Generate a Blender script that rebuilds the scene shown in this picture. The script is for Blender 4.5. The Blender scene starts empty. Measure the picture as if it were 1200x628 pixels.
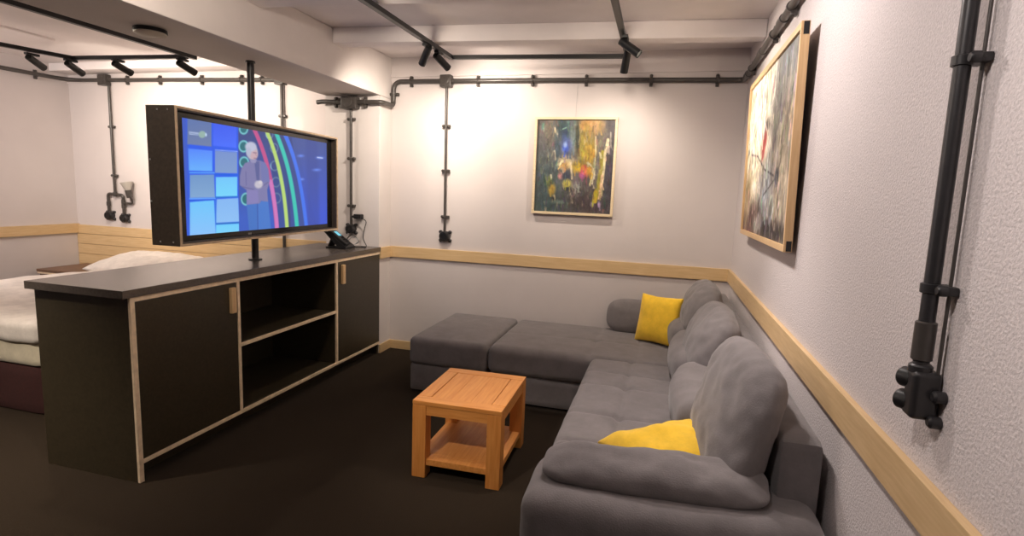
import bpy, bmesh, math, random
import numpy as np
from mathutils import Vector, Matrix, noise as mnoise
random.seed(7); rng = np.random.default_rng(7)
SC = bpy.context.scene
COL = SC.collection
PI = math.pi
V = Vector

# ------------------------------------------------------------------ view
SC.view_settings.view_transform = 'Standard'
SC.view_settings.look = 'None'
SC.view_settings.exposure = 0.1
SC.view_settings.gamma = 1.0
SC.view_settings.use_curve_mapping = False

# ------------------------------------------------------------------ materials
def s2l(c):
    return tuple(((x/12.92) if x <= .04045 else ((x+.055)/1.055)**2.4) for x in c)
def rgb(r, g, b): return s2l((r/255, g/255, b/255))

def new_mat(name):
    m = bpy.data.materials.new(name); m.use_nodes = True
    nt = m.node_tree; b = nt.nodes['Principled BSDF']
    return m, nt, b
def N(nt, t, **kw):
    n = nt.nodes.new(t)
    for k, v in kw.items(): setattr(n, k, v)
    return n
def simple(name, col, rough=.5, metal=0., var=.0, scale=20., bump=0., bscale=60., spec=.5, sheen=0., coat=0.):
    m, nt, b = new_mat(name)
    b.inputs['Base Color'].default_value = (*col, 1); b.inputs['Roughness'].default_value = rough
    b.inputs['Metallic'].default_value = metal; b.inputs['Specular IOR Level'].default_value = spec
    if sheen:
        b.inputs['Sheen Weight'].default_value = sheen; b.inputs['Sheen Roughness'].default_value = .45
    if coat: b.inputs['Coat Weight'].default_value = coat
    tc = N(nt, 'ShaderNodeTexCoord')
    if var:
        nz = N(nt, 'ShaderNodeTexNoise'); nz.inputs['Scale'].default_value = scale; nz.inputs['Detail'].default_value = 6
        nt.links.new(tc.outputs['Object'], nz.inputs['Vector'])
        rp = N(nt, 'ShaderNodeValToRGB')
        rp.color_ramp.elements[0].position = .3; rp.color_ramp.elements[1].position = .7
        rp.color_ramp.elements[0].color = (*[max(0, c*(1-var)) for c in col], 1)
        rp.color_ramp.elements[1].color = (*[min(1, c*(1+var)) for c in col], 1)
        nt.links.new(nz.outputs['Fac'], rp.inputs['Fac']); nt.links.new(rp.outputs['Color'], b.inputs['Base Color'])
    if bump:
        n2 = N(nt, 'ShaderNodeTexNoise'); n2.inputs['Scale'].default_value = bscale; n2.inputs['Detail'].default_value = 5
        nt.links.new(tc.outputs['Object'], n2.inputs['Vector'])
        bp = N(nt, 'ShaderNodeBump'); bp.inputs['Strength'].default_value = bump; bp.inputs['Distance'].default_value = .01
        nt.links.new(n2.outputs['Fac'], bp.inputs['Height']); nt.links.new(bp.outputs['Normal'], b.inputs['Normal'])
    return m
def wood(name, c0, c1, axis='X', scale=6., rough=.45, stretch=14.):
    """long-grained timber; the grain runs along `axis` of the object"""
    m, nt, b = new_mat(name)
    tc = N(nt, 'ShaderNodeTexCoord'); mp = N(nt, 'ShaderNodeMapping')
    sc = [stretch]*3; sc['XYZ'.index(axis)] = 1.
    mp.inputs['Scale'].default_value = sc
    nt.links.new(tc.outputs['Object'], mp.inputs['Vector'])
    nz = N(nt, 'ShaderNodeTexNoise'); nz.inputs['Scale'].default_value = scale; nz.inputs['Detail'].default_value = 8; nz.inputs['Distortion'].default_value = .4
    nt.links.new(mp.outputs['Vector'], nz.inputs['Vector'])
    rp = N(nt, 'ShaderNodeValToRGB')
    rp.color_ramp.elements[0].position = .32; rp.color_ramp.elements[1].position = .68
    rp.color_ramp.elements[0].color = (*c0, 1); rp.color_ramp.elements[1].color = (*c1, 1)
    nt.links.new(nz.outputs['Fac'], rp.inputs['Fac']); nt.links.new(rp.outputs['Color'], b.inputs['Base Color'])
    b.inputs['Roughness'].default_value = rough
    bp = N(nt, 'ShaderNodeBump'); bp.inputs['Strength'].default_value = .08; bp.inputs['Distance'].default_value = .004
    nt.links.new(nz.outputs['Fac'], bp.inputs['Height']); nt.links.new(bp.outputs['Normal'], b.inputs['Normal'])
    return m
def emis(name, col, s):
    m, nt, b = new_mat(name)
    b.inputs['Base Color'].default_value = (0, 0, 0, 1)
    b.inputs['Emission Color'].default_value = (*col, 1); b.inputs['Emission Strength'].default_value = s
    return m
def vcol(name, emit=False, rough=.5):
    m, nt, b = new_mat(name)
    at = N(nt, 'ShaderNodeAttribute', attribute_name='paint')
    b.inputs['Roughness'].default_value = rough
    if emit:
        b.inputs['Base Color'].default_value = (.004, .004, .005, 1)
        b.inputs['Roughness'].default_value = .35; b.inputs['Specular IOR Level'].default_value = .15
        nt.links.new(at.outputs['Color'], b.inputs['Emission Color']); b.inputs['Emission Strength'].default_value = .93
    else:
        nt.links.new(at.outputs['Color'], b.inputs['Base Color'])
        nz = N(nt, 'ShaderNodeTexNoise'); nz.inputs['Scale'].default_value = 55; nz.inputs['Detail'].default_value = 5
        tc = N(nt, 'ShaderNodeTexCoord'); nt.links.new(tc.outputs['Object'], nz.inputs['Vector'])
        bp = N(nt, 'ShaderNodeBump'); bp.inputs['Strength'].default_value = .35; bp.inputs['Distance'].default_value = .006
        nt.links.new(nz.outputs['Fac'], bp.inputs['Height']); nt.links.new(bp.outputs['Normal'], b.inputs['Normal'])
    return m

def plaster(name, col, bump, scale):
    m, nt, b = new_mat(name)
    tc = N(nt, 'ShaderNodeTexCoord')
    vo = N(nt, 'ShaderNodeTexNoise'); vo.inputs['Scale'].default_value = scale; vo.inputs['Detail'].default_value = 3; vo.inputs['Roughness'].default_value = .55
    nt.links.new(tc.outputs['Object'], vo.inputs['Vector'])
    b.inputs['Roughness'].default_value = .9; b.inputs['Specular IOR Level'].default_value = .2
    rp = N(nt, 'ShaderNodeValToRGB'); rp.color_ramp.elements[0].position = .3; rp.color_ramp.elements[1].position = .6
    rp.color_ramp.elements[0].color = (*[c*.82 for c in col], 1); rp.color_ramp.elements[1].color = (*col, 1)
    nt.links.new(vo.outputs['Fac'], rp.inputs['Fac']); nt.links.new(rp.outputs['Color'], b.inputs['Base Color'])
    bp = N(nt, 'ShaderNodeBump'); bp.inputs['Strength'].default_value = bump; bp.inputs['Distance'].default_value = .006
    nt.links.new(vo.outputs['Fac'], bp.inputs['Height']); nt.links.new(bp.outputs['Normal'], b.inputs['Normal'])
    return m

WALLC = (.635, .580, .568)
M = {}
M['wall'] = simple('smooth painted plaster', WALLC, .85, var=.02, scale=3, bump=.05, bscale=90, spec=.2)
M['roughcast'] = plaster('roughcast painted plaster', (.685, .63, .63), .55, 140.)
M['wall_dark'] = simple('bounce-cutting dark plaster', (.12, .10, .09), .85, var=.05, scale=3, spec=.2)  # dark tone invented for the unseen front wall, to reduce bounce light
M['ceiling'] = simple('painted concrete ceiling', (.84, .785, .775), .9, var=.05, scale=2.5, bump=.08, bscale=40, spec=.15)
M['beam'] = simple('painted concrete beam', (.70, .65, .63), .9, var=.04, scale=3, bump=.06, bscale=50, spec=.15)
M['birch_y'] = wood('birch plywood', (.62, .425, .215), (.71, .51, .28), 'Y')
M['birch_x'] = wood('birch plywood', (.62, .425, .215), (.71, .51, .28), 'X')
M['ply_edge'] = simple('plywood edge', (.84, .66, .46), .6, var=.12, scale=30)
M['ply_dark'] = simple('dull plywood edge', (.50, .37, .25), .6, var=.15, scale=30)
M['frame_z'] = wood('pale pine frame', (.62, .40, .20), (.72, .50, .27), 'Z')
M['frame_pale'] = wood('pale maple frame', (.68, .54, .34), (.76, .62, .42), 'X')
M['oak_x'] = wood('oiled oak', (.62, .235, .050), (.74, .325, .090), 'X', 5)
M['oak_y'] = wood('oiled oak', (.62, .235, .050), (.74, .325, .090), 'Y', 5)
M['oak_z'] = wood('oiled oak', (.60, .22, .045), (.72, .305, .080), 'Z', 5)
M['black_ply'] = simple('black film faced plywood', (.040, .031, .018), .36, var=.2, scale=60, spec=.6)
M['brown_ply'] = simple('brown-black film faced plywood', (.062, .047, .035), .42, var=.2, scale=60, spec=.5)
M['black_top'] = simple('black laminate worktop', (.085, .070, .060), .27, var=.15, scale=80, spec=.5)
M['black_top'].node_tree.nodes['Principled BSDF'].inputs['IOR'].default_value = 1.85
M['pipe'] = simple('black painted pipe', (.022, .021, .023), .38, var=.15, scale=40, spec=.5)
M['pipe_grey'] = simple('dark grey painted conduit', (.055, .048, .044), .36, var=.15, scale=40, spec=.5)
M['black'] = simple('black plastic', (.012, .012, .013), .4, spec=.4)
M['black_gloss'] = simple('glossy black plastic', (.006, .006, .007), .15, spec=.5)
M['screw'] = simple('zinc screw', (.6, .6, .6), .35, metal=1.)
M['steel'] = simple('dull steel', (.35, .35, .36), .45, metal=.6)
M['carpet'] = simple('dark carpet', (.027, .0185, .0115), 1., var=.55, scale=220, bump=.5, bscale=300, spec=.04, sheen=.05)
def fabric(name, col):
    m, nt, b = new_mat(name)
    tc = N(nt, 'ShaderNodeTexCoord')
    n1 = N(nt, 'ShaderNodeTexNoise'); n1.inputs['Scale'].default_value = 7; n1.inputs['Detail'].default_value = 7; n1.inputs['Roughness'].default_value = .7
    nt.links.new(tc.outputs['Object'], n1.inputs['Vector'])
    rp = N(nt, 'ShaderNodeValToRGB'); rp.color_ramp.elements[0].position = .3; rp.color_ramp.elements[1].position = .72
    rp.color_ramp.elements[0].color = (*[c*.82 for c in col], 1); rp.color_ramp.elements[1].color = (*[c*1.18 for c in col], 1)
    nt.links.new(n1.outputs['Fac'], rp.inputs['Fac']); nt.links.new(rp.outputs['Color'], b.inputs['Base Color'])
    b.inputs['Roughness'].default_value = .95; b.inputs['Specular IOR Level'].default_value = .12
    b.inputs['Sheen Weight'].default_value = .25; b.inputs['Sheen Roughness'].default_value = .5
    n2 = N(nt, 'ShaderNodeTexNoise'); n2.inputs['Scale'].default_value = 180; n2.inputs['Detail'].default_value = 3
    nt.links.new(tc.outputs['Object'], n2.inputs['Vector'])
    bp = N(nt, 'ShaderNodeBump'); bp.inputs['Strength'].default_value = .25; bp.inputs['Distance'].default_value = .004
    nt.links.new(n2.outputs['Fac'], bp.inputs['Height']); nt.links.new(bp.outputs['Normal'], b.inputs['Normal'])
    return m
M['grey'] = fabric('grey velour', (.200, .182, .184))
M['yellow'] = fabric('yellow cotton', (.90, .57, .045))
M['linen'] = fabric('white bed linen', (.78, .72, .66))
M['skirt'] = fabric('cream mattress cloth', (.62, .56, .42))
M['bedbase'] = simple('dark red upholstery', (.042, .009, .008), .85, var=.2, scale=60)
M['walnut'] = simple('brown bedside wood', (.16, .085, .05), .45, var=.2, scale=14)
M['lens'] = emis('lit lamp lens', (1., .86, .66), 14.)
M['paint'] = vcol('oil paint on canvas', False, .55)
M['screen'] = vcol('television picture', True)
M['lcd'] = emis('lit telephone display', rgb(120, 205, 225), 1.0)
M['white'] = simple('off white plastic', (.52, .46, .39), .6)
M['glass'] = simple('frosted glass', (.45, .42, .38), .25, spec=.6)

# ------------------------------------------------------------------ object helpers
def link(name, bm, mat, parent=None, smooth=True, sharp=40):
    bmesh.ops.recalc_face_normals(bm, faces=bm.faces)
    me = bpy.data.meshes.new(name); bm.to_mesh(me); bm.free()
    for m in (mat if isinstance(mat, (list, tuple)) else [mat]): me.materials.append(m)
    if smooth:
        me.polygons.foreach_set('use_smooth', [True]*len(me.polygons))
        me.set_sharp_from_angle(angle=math.radians(sharp))
    o = bpy.data.objects.new(name, me); COL.objects.link(o)
    if smooth and len(me.polygons) < 1500:
        wn = o.modifiers.new('weighted normals', 'WEIGHTED_NORMAL'); wn.keep_sharp = True
    if parent: o.parent = parent
    return o
def tag(o, label, cat, group=None, kind=None):
    o['label'] = label; o['category'] = cat
    if group: o['group'] = group
    if kind: o['kind'] = kind
    return o
def thing(name, label, cat, loc=(0, 0, 0), rot=(0, 0, 0), group=None):
    o = bpy.data.objects.new(name, None); o.empty_display_size = .1; COL.objects.link(o)
    o.location = loc; o.rotation_euler = rot
    return tag(o, label, cat, group)
def struct(name, bm, mat, label, cat, smooth=True):
    o = link(name, bm, mat, None, smooth)
    return tag(o, label, cat, None, 'structure')
def W(root, bm):
    """bm was built in world coordinates: bring it into the frame of the (unrotated) root"""
    bmesh.ops.translate(bm, vec=-V(root.location), verts=bm.verts); return bm

# ------------------------------------------------------------------ mesh helpers
def BM(): return bmesh.new()
def box(bm, x0, x1, y0, y1, z0, z1, bev=0., seg=2, mi=0):
    vs = [bm.verts.new((x, y, z)) for x in (x0, x1) for y in (y0, y1) for z in (z0, z1)]
    q = [(0, 1, 3, 2), (4, 6, 7, 5), (0, 4, 5, 1), (2, 3, 7, 6), (0, 2, 6, 4), (1, 5, 7, 3)]
    fs = [bm.faces.new([vs[i] for i in f]) for f in q]
    for f in fs: f.material_index = mi
    if bev:
        es = list({e for f in fs for e in f.edges})
        r = bmesh.ops.bevel(bm, geom=es, offset=bev, segments=seg, affect='EDGES', profile=.5)
        for f in r['faces']: f.material_index = mi
    return bm
def bx(*a, **k): return box(BM(), *a, **k)
def xform(bm, mat, verts=None):
    bmesh.ops.transform(bm, matrix=mat, verts=verts if verts is not None else bm.verts); return bm
def frame_of(d):
    d = V(d).normalized(); a = V((0, 0, 1)) if abs(d.z) < .9 else V((1, 0, 0))
    u = d.cross(a).normalized(); w = u.cross(d).normalized(); return d, u, w
def lathe(bm, p, d, prof, seg=24, mi=0, cap=True):
    """revolve prof [(t, r)...] around direction d starting at p"""
    p = V(p); d, u, w = frame_of(d); rings = []
    for t, r in prof:
        rings.append([bm.verts.new(p+d*t+(u*math.cos(2*PI*k/seg)+w*math.sin(2*PI*k/seg))*max(r, 1e-5)) for k in range(seg)])
    for a, b in zip(rings, rings[1:]):
        for k in range(seg):
            f = bm.faces.new((a[k], a[(k+1) % seg], b[(k+1) % seg], b[k])); f.material_index = mi
    if cap:
        f = bm.faces.new(rings[0]); f.material_index = mi
        f = bm.faces.new(rings[-1][::-1]); f.material_index = mi
    return bm
def cyl(bm, a, b, r, seg=20, mi=0):
    a, b = V(a), V(b); L = (b-a).length; e = min(r*.12, L*.1)
    return lathe(bm, a, b-a, [(0, r-e), (e, r), (L-e, r), (L, r-e)], seg, mi)
def fillet(pts, rad, n=7):
    pts = [V(p) for p in pts]; out = [pts[0]]
    for i in range(1, len(pts)-1):
        a, b, c = pts[i-1], pts[i], pts[i+1]; d1 = (a-b).normalized(); d2 = (c-b).normalized()
        r = min(rad, (a-b).length*.49, (c-b).length*.49)
        p, q = b+d1*r, b+d2*r
        for k in range(n+1):
            t = k/n; out.append(p*(1-t)**2+b*2*t*(1-t)+q*t*t)
    out.append(pts[-1]); return out
def tube(bm, pts, r, seg=12, mi=0):
    pts = [V(p) for p in pts]; rings = []; n = len(pts)
    t0 = (pts[1]-pts[0]).normalized(); _, u, w = frame_of(t0)
    for i, p in enumerate(pts):
        t = (pts[min(i+1, n-1)]-pts[max(i-1, 0)]).normalized()
        u = (u-t*u.dot(t)).normalized(); w = t.cross(u)
        rings.append([bm.verts.new(p+(u*math.cos(2*PI*k/seg)+w*math.sin(2*PI*k/seg))*r) for k in range(seg)])
    for a, b in zip(rings, rings[1:]):
        for k in range(seg):
            f = bm.faces.new((a[k], a[(k+1) % seg], b[(k+1) % seg], b[k])); f.material_index = mi
    bm.faces.new(rings[0]); bm.faces.new(rings[-1][::-1]); return bm
def prism(bm, poly, axis, a, b, bev=0., mi=0):
    """extrude a 2-D polygon along axis ('x','y','z') from a to b"""
    def P(p, t): return {'x': (t, p[0], p[1]), 'y': (p[0], t, p[1]), 'z': (p[0], p[1], t)}[axis]
    A = [bm.verts.new(P(p, a)) for p in poly]; B = [bm.verts.new(P(p, b)) for p in poly]; fs = []
    for i in range(len(poly)):
        j = (i+1) % len(poly); fs.append(bm.faces.new((A[i], A[j], B[j], B[i])))
    fs.append(bm.faces.new(A[::-1])); fs.append(bm.faces.new(B))
    for f in fs: f.material_index = mi
    if bev: bmesh.ops.bevel(bm, geom=list({e for f in fs for e in f.edges}), offset=bev, segments=2, affect='EDGES', profile=.5)
    return bm
def gridbox(sx, sy, sz, nx, ny, nz):
    """closed box of size s centred at origin, its faces divided into grids"""
    bm = BM(); vd = {}
    def v(i, j, k):
        if (i, j, k) not in vd: vd[(i, j, k)] = bm.verts.new(((i/nx-.5)*sx, (j/ny-.5)*sy, (k/nz-.5)*sz))
        return vd[(i, j, k)]
    for i in range(nx):
        for j in range(ny):
            for k in (0, nz): bm.faces.new((v(i, j, k), v(i+1, j, k), v(i+1, j+1, k), v(i, j+1, k)))
    for i in range(nx):
        for k in range(nz):
            for j in (0, ny): bm.faces.new((v(i, j, k), v(i+1, j, k), v(i+1, j, k+1), v(i, j, k+1)))
    for j in range(ny):
        for k in range(nz):
            for i in (0, nx): bm.faces.new((v(i, j, k), v(i, j+1, k), v(i, j+1, k+1), v(i, j, k+1)))
    return bm
def softbox(x0, x1, y0, y1, z0, z1, r, n=(24, 24, 8), fn=None, wr=.0, wf=6.):
    """upholstered block: rounded edges of radius r, optional shaping fn(p)->p and soft wrinkles"""
    sx, sy, sz = x1-x0, y1-y0, z1-z0; bm = gridbox(sx, sy, sz, *n); c = V(((x0+x1)/2, (y0+y1)/2, (z0+z1)/2))
    r = min(r, sx*.49, sy*.49, sz*.49)
    h = V((sx/2-r, sy/2-r, sz/2-r))
    for vt in bm.verts:
        p = vt.co.copy(); q = V([max(-h[i], min(h[i], p[i])) for i in range(3)]); d = p-q
        if d.length > 1e-9:
            # even out the corner: cube-offset to sphere-offset
            m = max(abs(d[i]) for i in range(3)); d = d.normalized()*m
            p = q+d
        p = p+c
        if fn: p = V(fn(p))
        if wr:
            k = mnoise.noise(p*wf)+.5*mnoise.noise(p*wf*2.3)
            nd = (p-c).normalized(); p = p+nd*k*wr
        vt.co = p
    return bm
def pillow(w, h, t, n=34, corner=.10, p=2.6, pinch=.06, wr=.006, seed=0, sup=None):
    """a stuffed cushion lying in local XZ (w wide, h tall), thickness along Y.
    sup: exponent of a superellipse outline (rounded body); None keeps the four pointed corners"""
    bm = BM(); so = V((seed*3.7, seed*1.3, seed*2.1)); G = {}
    for s in (1, -1):
        for i in range(n+1):
            for j in range(n+1):
                a, b = i/n*2-1, j/n*2-1
                # denser near rim
                a, b = math.sin(a*PI/2), math.sin(b*PI/2)
                if s == -1 and (i in (0, n) or j in (0, n)): G[(s, i, j)] = G[(1, i, j)]; continue
                if sup:
                    m = max(abs(a), abs(b)); L = (abs(a)**sup+abs(b)**sup)**(1/sup)
                    k = m/L if L > 1e-9 else 1; x, z = a*k, b*k
                    rr = min(1, m); th = (1-rr**p)**.5
                else:
                    x = a*(1-pinch*(1-b*b)); z = b*(1-pinch*(1-a*a))
                    th = ((1-abs(a)**p)*(1-abs(b)**p))**.42
                P = V((x*w/2, s*th*t/2, z*h/2))
                wv = (mnoise.noise(P*9+so)+.6*mnoise.noise(P*19+so))*wr
                P.y += s*wv*min(1, th*2); P.x += wv*.5; P.z += wv*.5
                G[(s, i, j)] = bm.verts.new(P)
    for s in (1, -1):
        for i in range(n):
            for j in range(n):
                q = [G[(s, i, j)], G[(s, i+1, j)], G[(s, i+1, j+1)], G[(s, i, j+1)]]
                bm.faces.new(q if s == -1 else q[::-1])
    return bm
def place(o, loc, rot=(0, 0, 0)):
    o.location = loc; o.rotation_euler = rot; return o
def look_rot(d, up=(0, 0, 1)):
    """matrix whose local -Z points along d (as lamps need)"""
    return V(d).to_track_quat('-Z', 'Y').to_euler()

# ------------------------------------------------------------------ drawing on a flat picture (canvas or screen)
class Canvas:
    """a grid of colours; positions are given in the u-v square through the four corners of a traced quad"""
    def __init__(s, quad, nw, nh):
        s.nw, s.nh = nw, nh
        src = [(0, 0), (1, 0), (1, 1), (0, 1)]; A = []; b = []
        for (u, v), (x, y) in zip(src, quad):
            A += [[u, v, 1, 0, 0, 0, -x*u, -x*v], [0, 0, 0, u, v, 1, -y*u, -y*v]]; b += [x, y]
        h = np.append(np.linalg.solve(np.array(A, float), np.array(b, float)), 1).reshape(3, 3)
        u, v = np.meshgrid(np.linspace(0, 1, nw), np.linspace(0, 1, nh))
        d = h[2, 0]*u+h[2, 1]*v+1
        s.U, s.Vv = u, v
        s.X = (h[0, 0]*u+h[0, 1]*v+h[0, 2])/d; s.Y = (h[1, 0]*u+h[1, 1]*v+h[1, 2])/d
        s.C = np.zeros((nh, nw, 3))
    def mix(s, m, col):
        m = np.clip(m, 0, 1)[..., None]; c = np.array(col, float)
        if c.max() > 1.01 or c.ndim == 1: c = c/255.
        s.C = s.C*(1-m)+c*m
    def blob(s, x, y, rx, ry, col, soft=.4, a=1., ang=0.):
        c, q = math.cos(ang), math.sin(ang); X, Y = s.X-x, s.Y-y
        d = np.sqrt(((X*c+Y*q)/rx)**2+((-X*q+Y*c)/ry)**2)
        s.mix(np.clip((1+soft-d)/(2*soft), 0, 1)*a, col)
    def poly(s, pts, col, a=1., soft=.6):
        ins = np.zeros(s.X.shape, bool); dist = np.full(s.X.shape, 1e9); n = len(pts)
        for i in range(n):
            (x0, y0), (x1, y1) = pts[i], pts[(i+1) % n]
            cr = ((y0 > s.Y) != (y1 > s.Y)) & (s.X < (x1-x0)*(s.Y-y0)/((y1-y0) if y1 != y0 else 1e-9)+x0); ins ^= cr
            dist = np.minimum(dist, s._seg(x0, y0, x1, y1))
        sd = np.where(ins, dist, -dist); s.mix(np.clip(.5+sd/(2*soft), 0, 1)*a, col)
    def _seg(s, x0, y0, x1, y1):
        dx, dy = x1-x0, y1-y0; L = dx*dx+dy*dy+1e-9
        t = np.clip(((s.X-x0)*dx+(s.Y-y0)*dy)/L, 0, 1)
        return np.hypot(s.X-x0-t*dx, s.Y-y0-t*dy)
    def stroke(s, pts, w, col, a=1., soft=.5):
        d = np.full(s.X.shape, 1e9)
        for (x0, y0), (x1, y1) in zip(pts, pts[1:]): d = np.minimum(d, s._seg(x0, y0, x1, y1))
        s.mix(np.clip((w/2+soft-d)/(2*soft), 0, 1)*a, col)
    def ring(s, x, y, rx, ry, w, col, a=1.):
        d = np.abs(np.sqrt(((s.X-x)/rx)**2+((s.Y-y)/ry)**2)-1)*min(rx, ry)
        s.mix(np.clip((w/2+.5-d), 0, 1)*a, col)
    def grad(s, m, c0, c1, t):
        t = np.clip(t, 0, 1)[..., None]; c = np.array(c0)/255.*(1-t)+np.array(c1)/255.*t
        m = np.clip(m, 0, 1)[..., None]; s.C = s.C*(1-m)+c*m
    def mesh(s, name, mat, parent, origin, du, dv):
        """flat grid from origin, du across, dv down"""
        o, du, dv = np.array(origin, float), np.array(du, float), np.array(dv, float)
        P = (o+s.U[..., None]*du+s.Vv[..., None]*dv).reshape(-1, 3)
        i = np.arange(s.nw*s.nh).reshape(s.nh, s.nw)
        F = np.stack([i[:-1, :-1], i[1:, :-1], i[1:, 1:], i[:-1, 1:]], -1).reshape(-1, 4)
        me = bpy.data.meshes.new(name); me.from_pydata(P.tolist(), [], F.tolist())
        c = s.C.reshape(-1, 3); lin = np.where(c <= .04045, c/12.92, ((c+.055)/1.055)**2.4)
        at = me.color_attributes.new('paint', 'FLOAT_COLOR', 'POINT')
        at.data.foreach_set('color', np.concatenate([lin, np.ones((len(lin), 1))], 1).astype(np.float32).ravel())
        me.materials.append(mat); ob = bpy.data.objects.new(name, me); COL.objects.link(ob); ob.parent = parent
        return ob

# ================================================================== THE ROOM
CEIL = 2.82; YB = -6.6; XL = -7.24
struct('floor', bx(XL-.6, .12, YB, .12, -.1, 0), M['carpet'], 'black-brown carpet floor under the sofa, the table and the cabinet', 'floor', False)
struct('ceiling', bx(XL-.6, .12, YB, .12, CEIL, CEIL+.1), M['ceiling'], 'whitish painted concrete ceiling above the sofa corner', 'ceiling', False)
struct('wall_back', bx(XL-.6, .12, 0, .12, 0, CEIL), M['wall'], 'smooth pale plaster wall behind the sofa and the bed', 'wall', False)
struct('wall_right', bx(0, .12, YB, 0, 0, CEIL), M['roughcast'], 'pale roughcast wall along the right side behind the sofa', 'wall', False)
bm = BM(); prism(bm, [(XL, 0), (XL-.1, 0), (XL-.1, YB), (XL+.08*-YB*.9, YB)], 'z', 0, CEIL)
struct('wall_left', bm, M['wall'], 'pale plaster wall at the far left beyond the bed', 'wall', False)
struct('wall_front', bx(XL-.6, .12, YB-.12, YB, 0, CEIL), M['wall_dark'], 'unseen wall opposite the painting wall, darkened to cut bounce light', 'wall', False)
# pillar and the long beam above the cabinet
PX0, PX1, PY = -3.735, -3.16, -.225
struct('wall_pillar', bx(PX0, PX1, PY, 0, 0, 2.44, bev=.006), M['beam'], 'square plastered pillar behind the far end of the cabinet', 'pillar')
bm = bx(PX0, PX1, YB, 0, 2.44, CEIL, bev=.012)
struct('ceiling_beam', bm, M['beam'], 'deep plastered beam running over the cabinet from the pillar', 'beam')
def xbeam(y, dep, bot):
    bm = BM(); sk = .072
    prism(bm, [(PX1, y-sk*2.2), (0, y+sk*.95), (0, y+sk*.95+dep), (PX1, y-sk*2.2+dep)], 'z', bot, CEIL, bev=.008)
    return bm
struct('trim_6', xbeam(-.81, .13, 2.70), M['ceiling'], 'shallow cross beam under the ceiling just in front of the painting wall', 'beam')
struct('trim_7', xbeam(-2.0, .40, 2.71), M['ceiling'], 'shallow cross beam under the ceiling at the top edge, nearer than the other', 'beam')
struct('trim_8', bx(XL, 0, -.016, 0, 2.640, 2.656), M['wall'], 'thin shadow line strip along the top of the back wall', 'trim', False)
bm = BM()
box(bm, -7.0, -6.0, -6, -1.0, CEIL-.02, CEIL, bev=.004)
struct('trim_9', bm, M['ceiling'], 'flat raised board on the ceiling over the bed', 'ceiling panel')
struct('trim_10', bx(XL+.02, PX0, -.22, -.0, 2.735, CEIL, bev=.01), M['ceiling'], 'pale boxed ledge where the ceiling meets the wall beyond the bed', 'trim')
# chair rails: birch plywood boards
RT, RB, RD = 1.036, .930, .022
def rail_board(name, bm, mat, label):
    return struct(name, bm, mat, label, 'chair rail')
rail_board('trim_1', bx(-3.16, 0, -RD, 0, RB, RT, bev=.003), M['birch_x'], 'pale birch rail along the wall below the dark painting')
rail_board('trim_2', bx(-RD, 0, YB, -RD, RB, RT, bev=.003), M['birch_y'], 'pale birch rail running along the right wall above the sofa')
bm = BM(); prism(bm, [(XL+.001, 0), (XL+RD, 0), (XL+RD+.16, -2.2), (XL+.161, -2.2)], 'z', RB+.01, RT+.012)
rail_board('trim_3', bm, M['birch_y'], 'pale birch rail on the left wall beyond the bed')
rail_board('trim_5', bx(-3.16, -3.16+RD, PY, -RD, RB, RT, bev=.003), M['birch_y'], 'short birch rail piece on the side of the pillar')
bm = BM()
zz = RT
for k in range(6):
    h = .106 if k == 0 else .118
    box(bm, XL+.005, PX0-.005, -RD, 0, zz-h+.004, zz, bev=.0025); zz -= h
struct('trim_4', bm, M['birch_x'], 'horizontal birch planks on the wall behind the bed pillow', 'wall panelling')
struct('baseboard_back', bx(-3.16, 0, -.016, 0, 0, .085, bev=.003), M['birch_x'], 'low birch skirting at the foot of the back wall beside the cabinet', 'baseboard')
struct('baseboard_pillar', bx(-3.16, -3.144, PY, -.016, 0, .085, bev=.003), M['birch_y'], 'short birch skirting piece at the foot of the pillar', 'baseboard')
# ================================================================== CABINET
CX, CB = -3.145, -3.80; CY0, CY1 = -2.775, -.232; CT = 1.042
cab = thing('sideboard', 'long black cabinet with pale plywood edging, carrying the television pole', 'cabinet', (-3.47, -1.5, 0))
bm = bx(-3.81, -3.14, -2.8165, -.227, 1.0, CT, bev=.002)
link('worktop', W(cab, bm), M['black_top'], cab)
T = .022
bm = BM()
box(bm, CB, CX-.016, CY0, CY0+T, 0, 1.0); box(bm, CB, CX-.016, CY1-T, CY1, 0, 1.0)          # ends
box(bm, CB, CB+T, CY0+T, CY1-T, .03, 1.0)                                                    # back
box(bm, CB+T, CX-.016, CY0+T, CY1-T, .095, .115)                                             # bottom
box(bm, CB+T, CX-.016, CY0+T, CY1-T, .978, .9995)                                            # under-top
for y in (-2.040, -.945): box(bm, CB+T, CX-.016, y-.011, y+.011, .115, .978)                 # partitions
box(bm, CB+T, CX-.10, CY0+T, CY1-T, .0, .095)                                                # plinth
link('carcass', W(cab, bm), M['black_ply'], cab, False)
link('shelf', W(cab, bx(CB+T, CX-.018, -2.029, -.956, .545, .565)), M['black_ply'], cab, False)
bm = BM(); x0, x1 = CX-.016, CX
box(bm, x0, x1, CY0, CY0+.026, 0, 1.0, bev=.0015)                    # post down to the floor
box(bm, x0, x1, CY0+.026, CY1, .975, 1.0, bev=.0015)                 # under the worktop
box(bm, x0, x1, CY0+.026, CY1, .100, .122, bev=.0015)                # bottom
for y in (-2.040, -.945): box(bm, x0, x1, y-.011, y+.011, .122, .975, bev=.0015)
box(bm, x0, x1, -2.029, -.956, .549, .571, bev=.0015)
link('plywood_edging', W(cab, bm), M['ply_edge'], cab)['label'] = 'pale plywood front edging'
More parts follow.
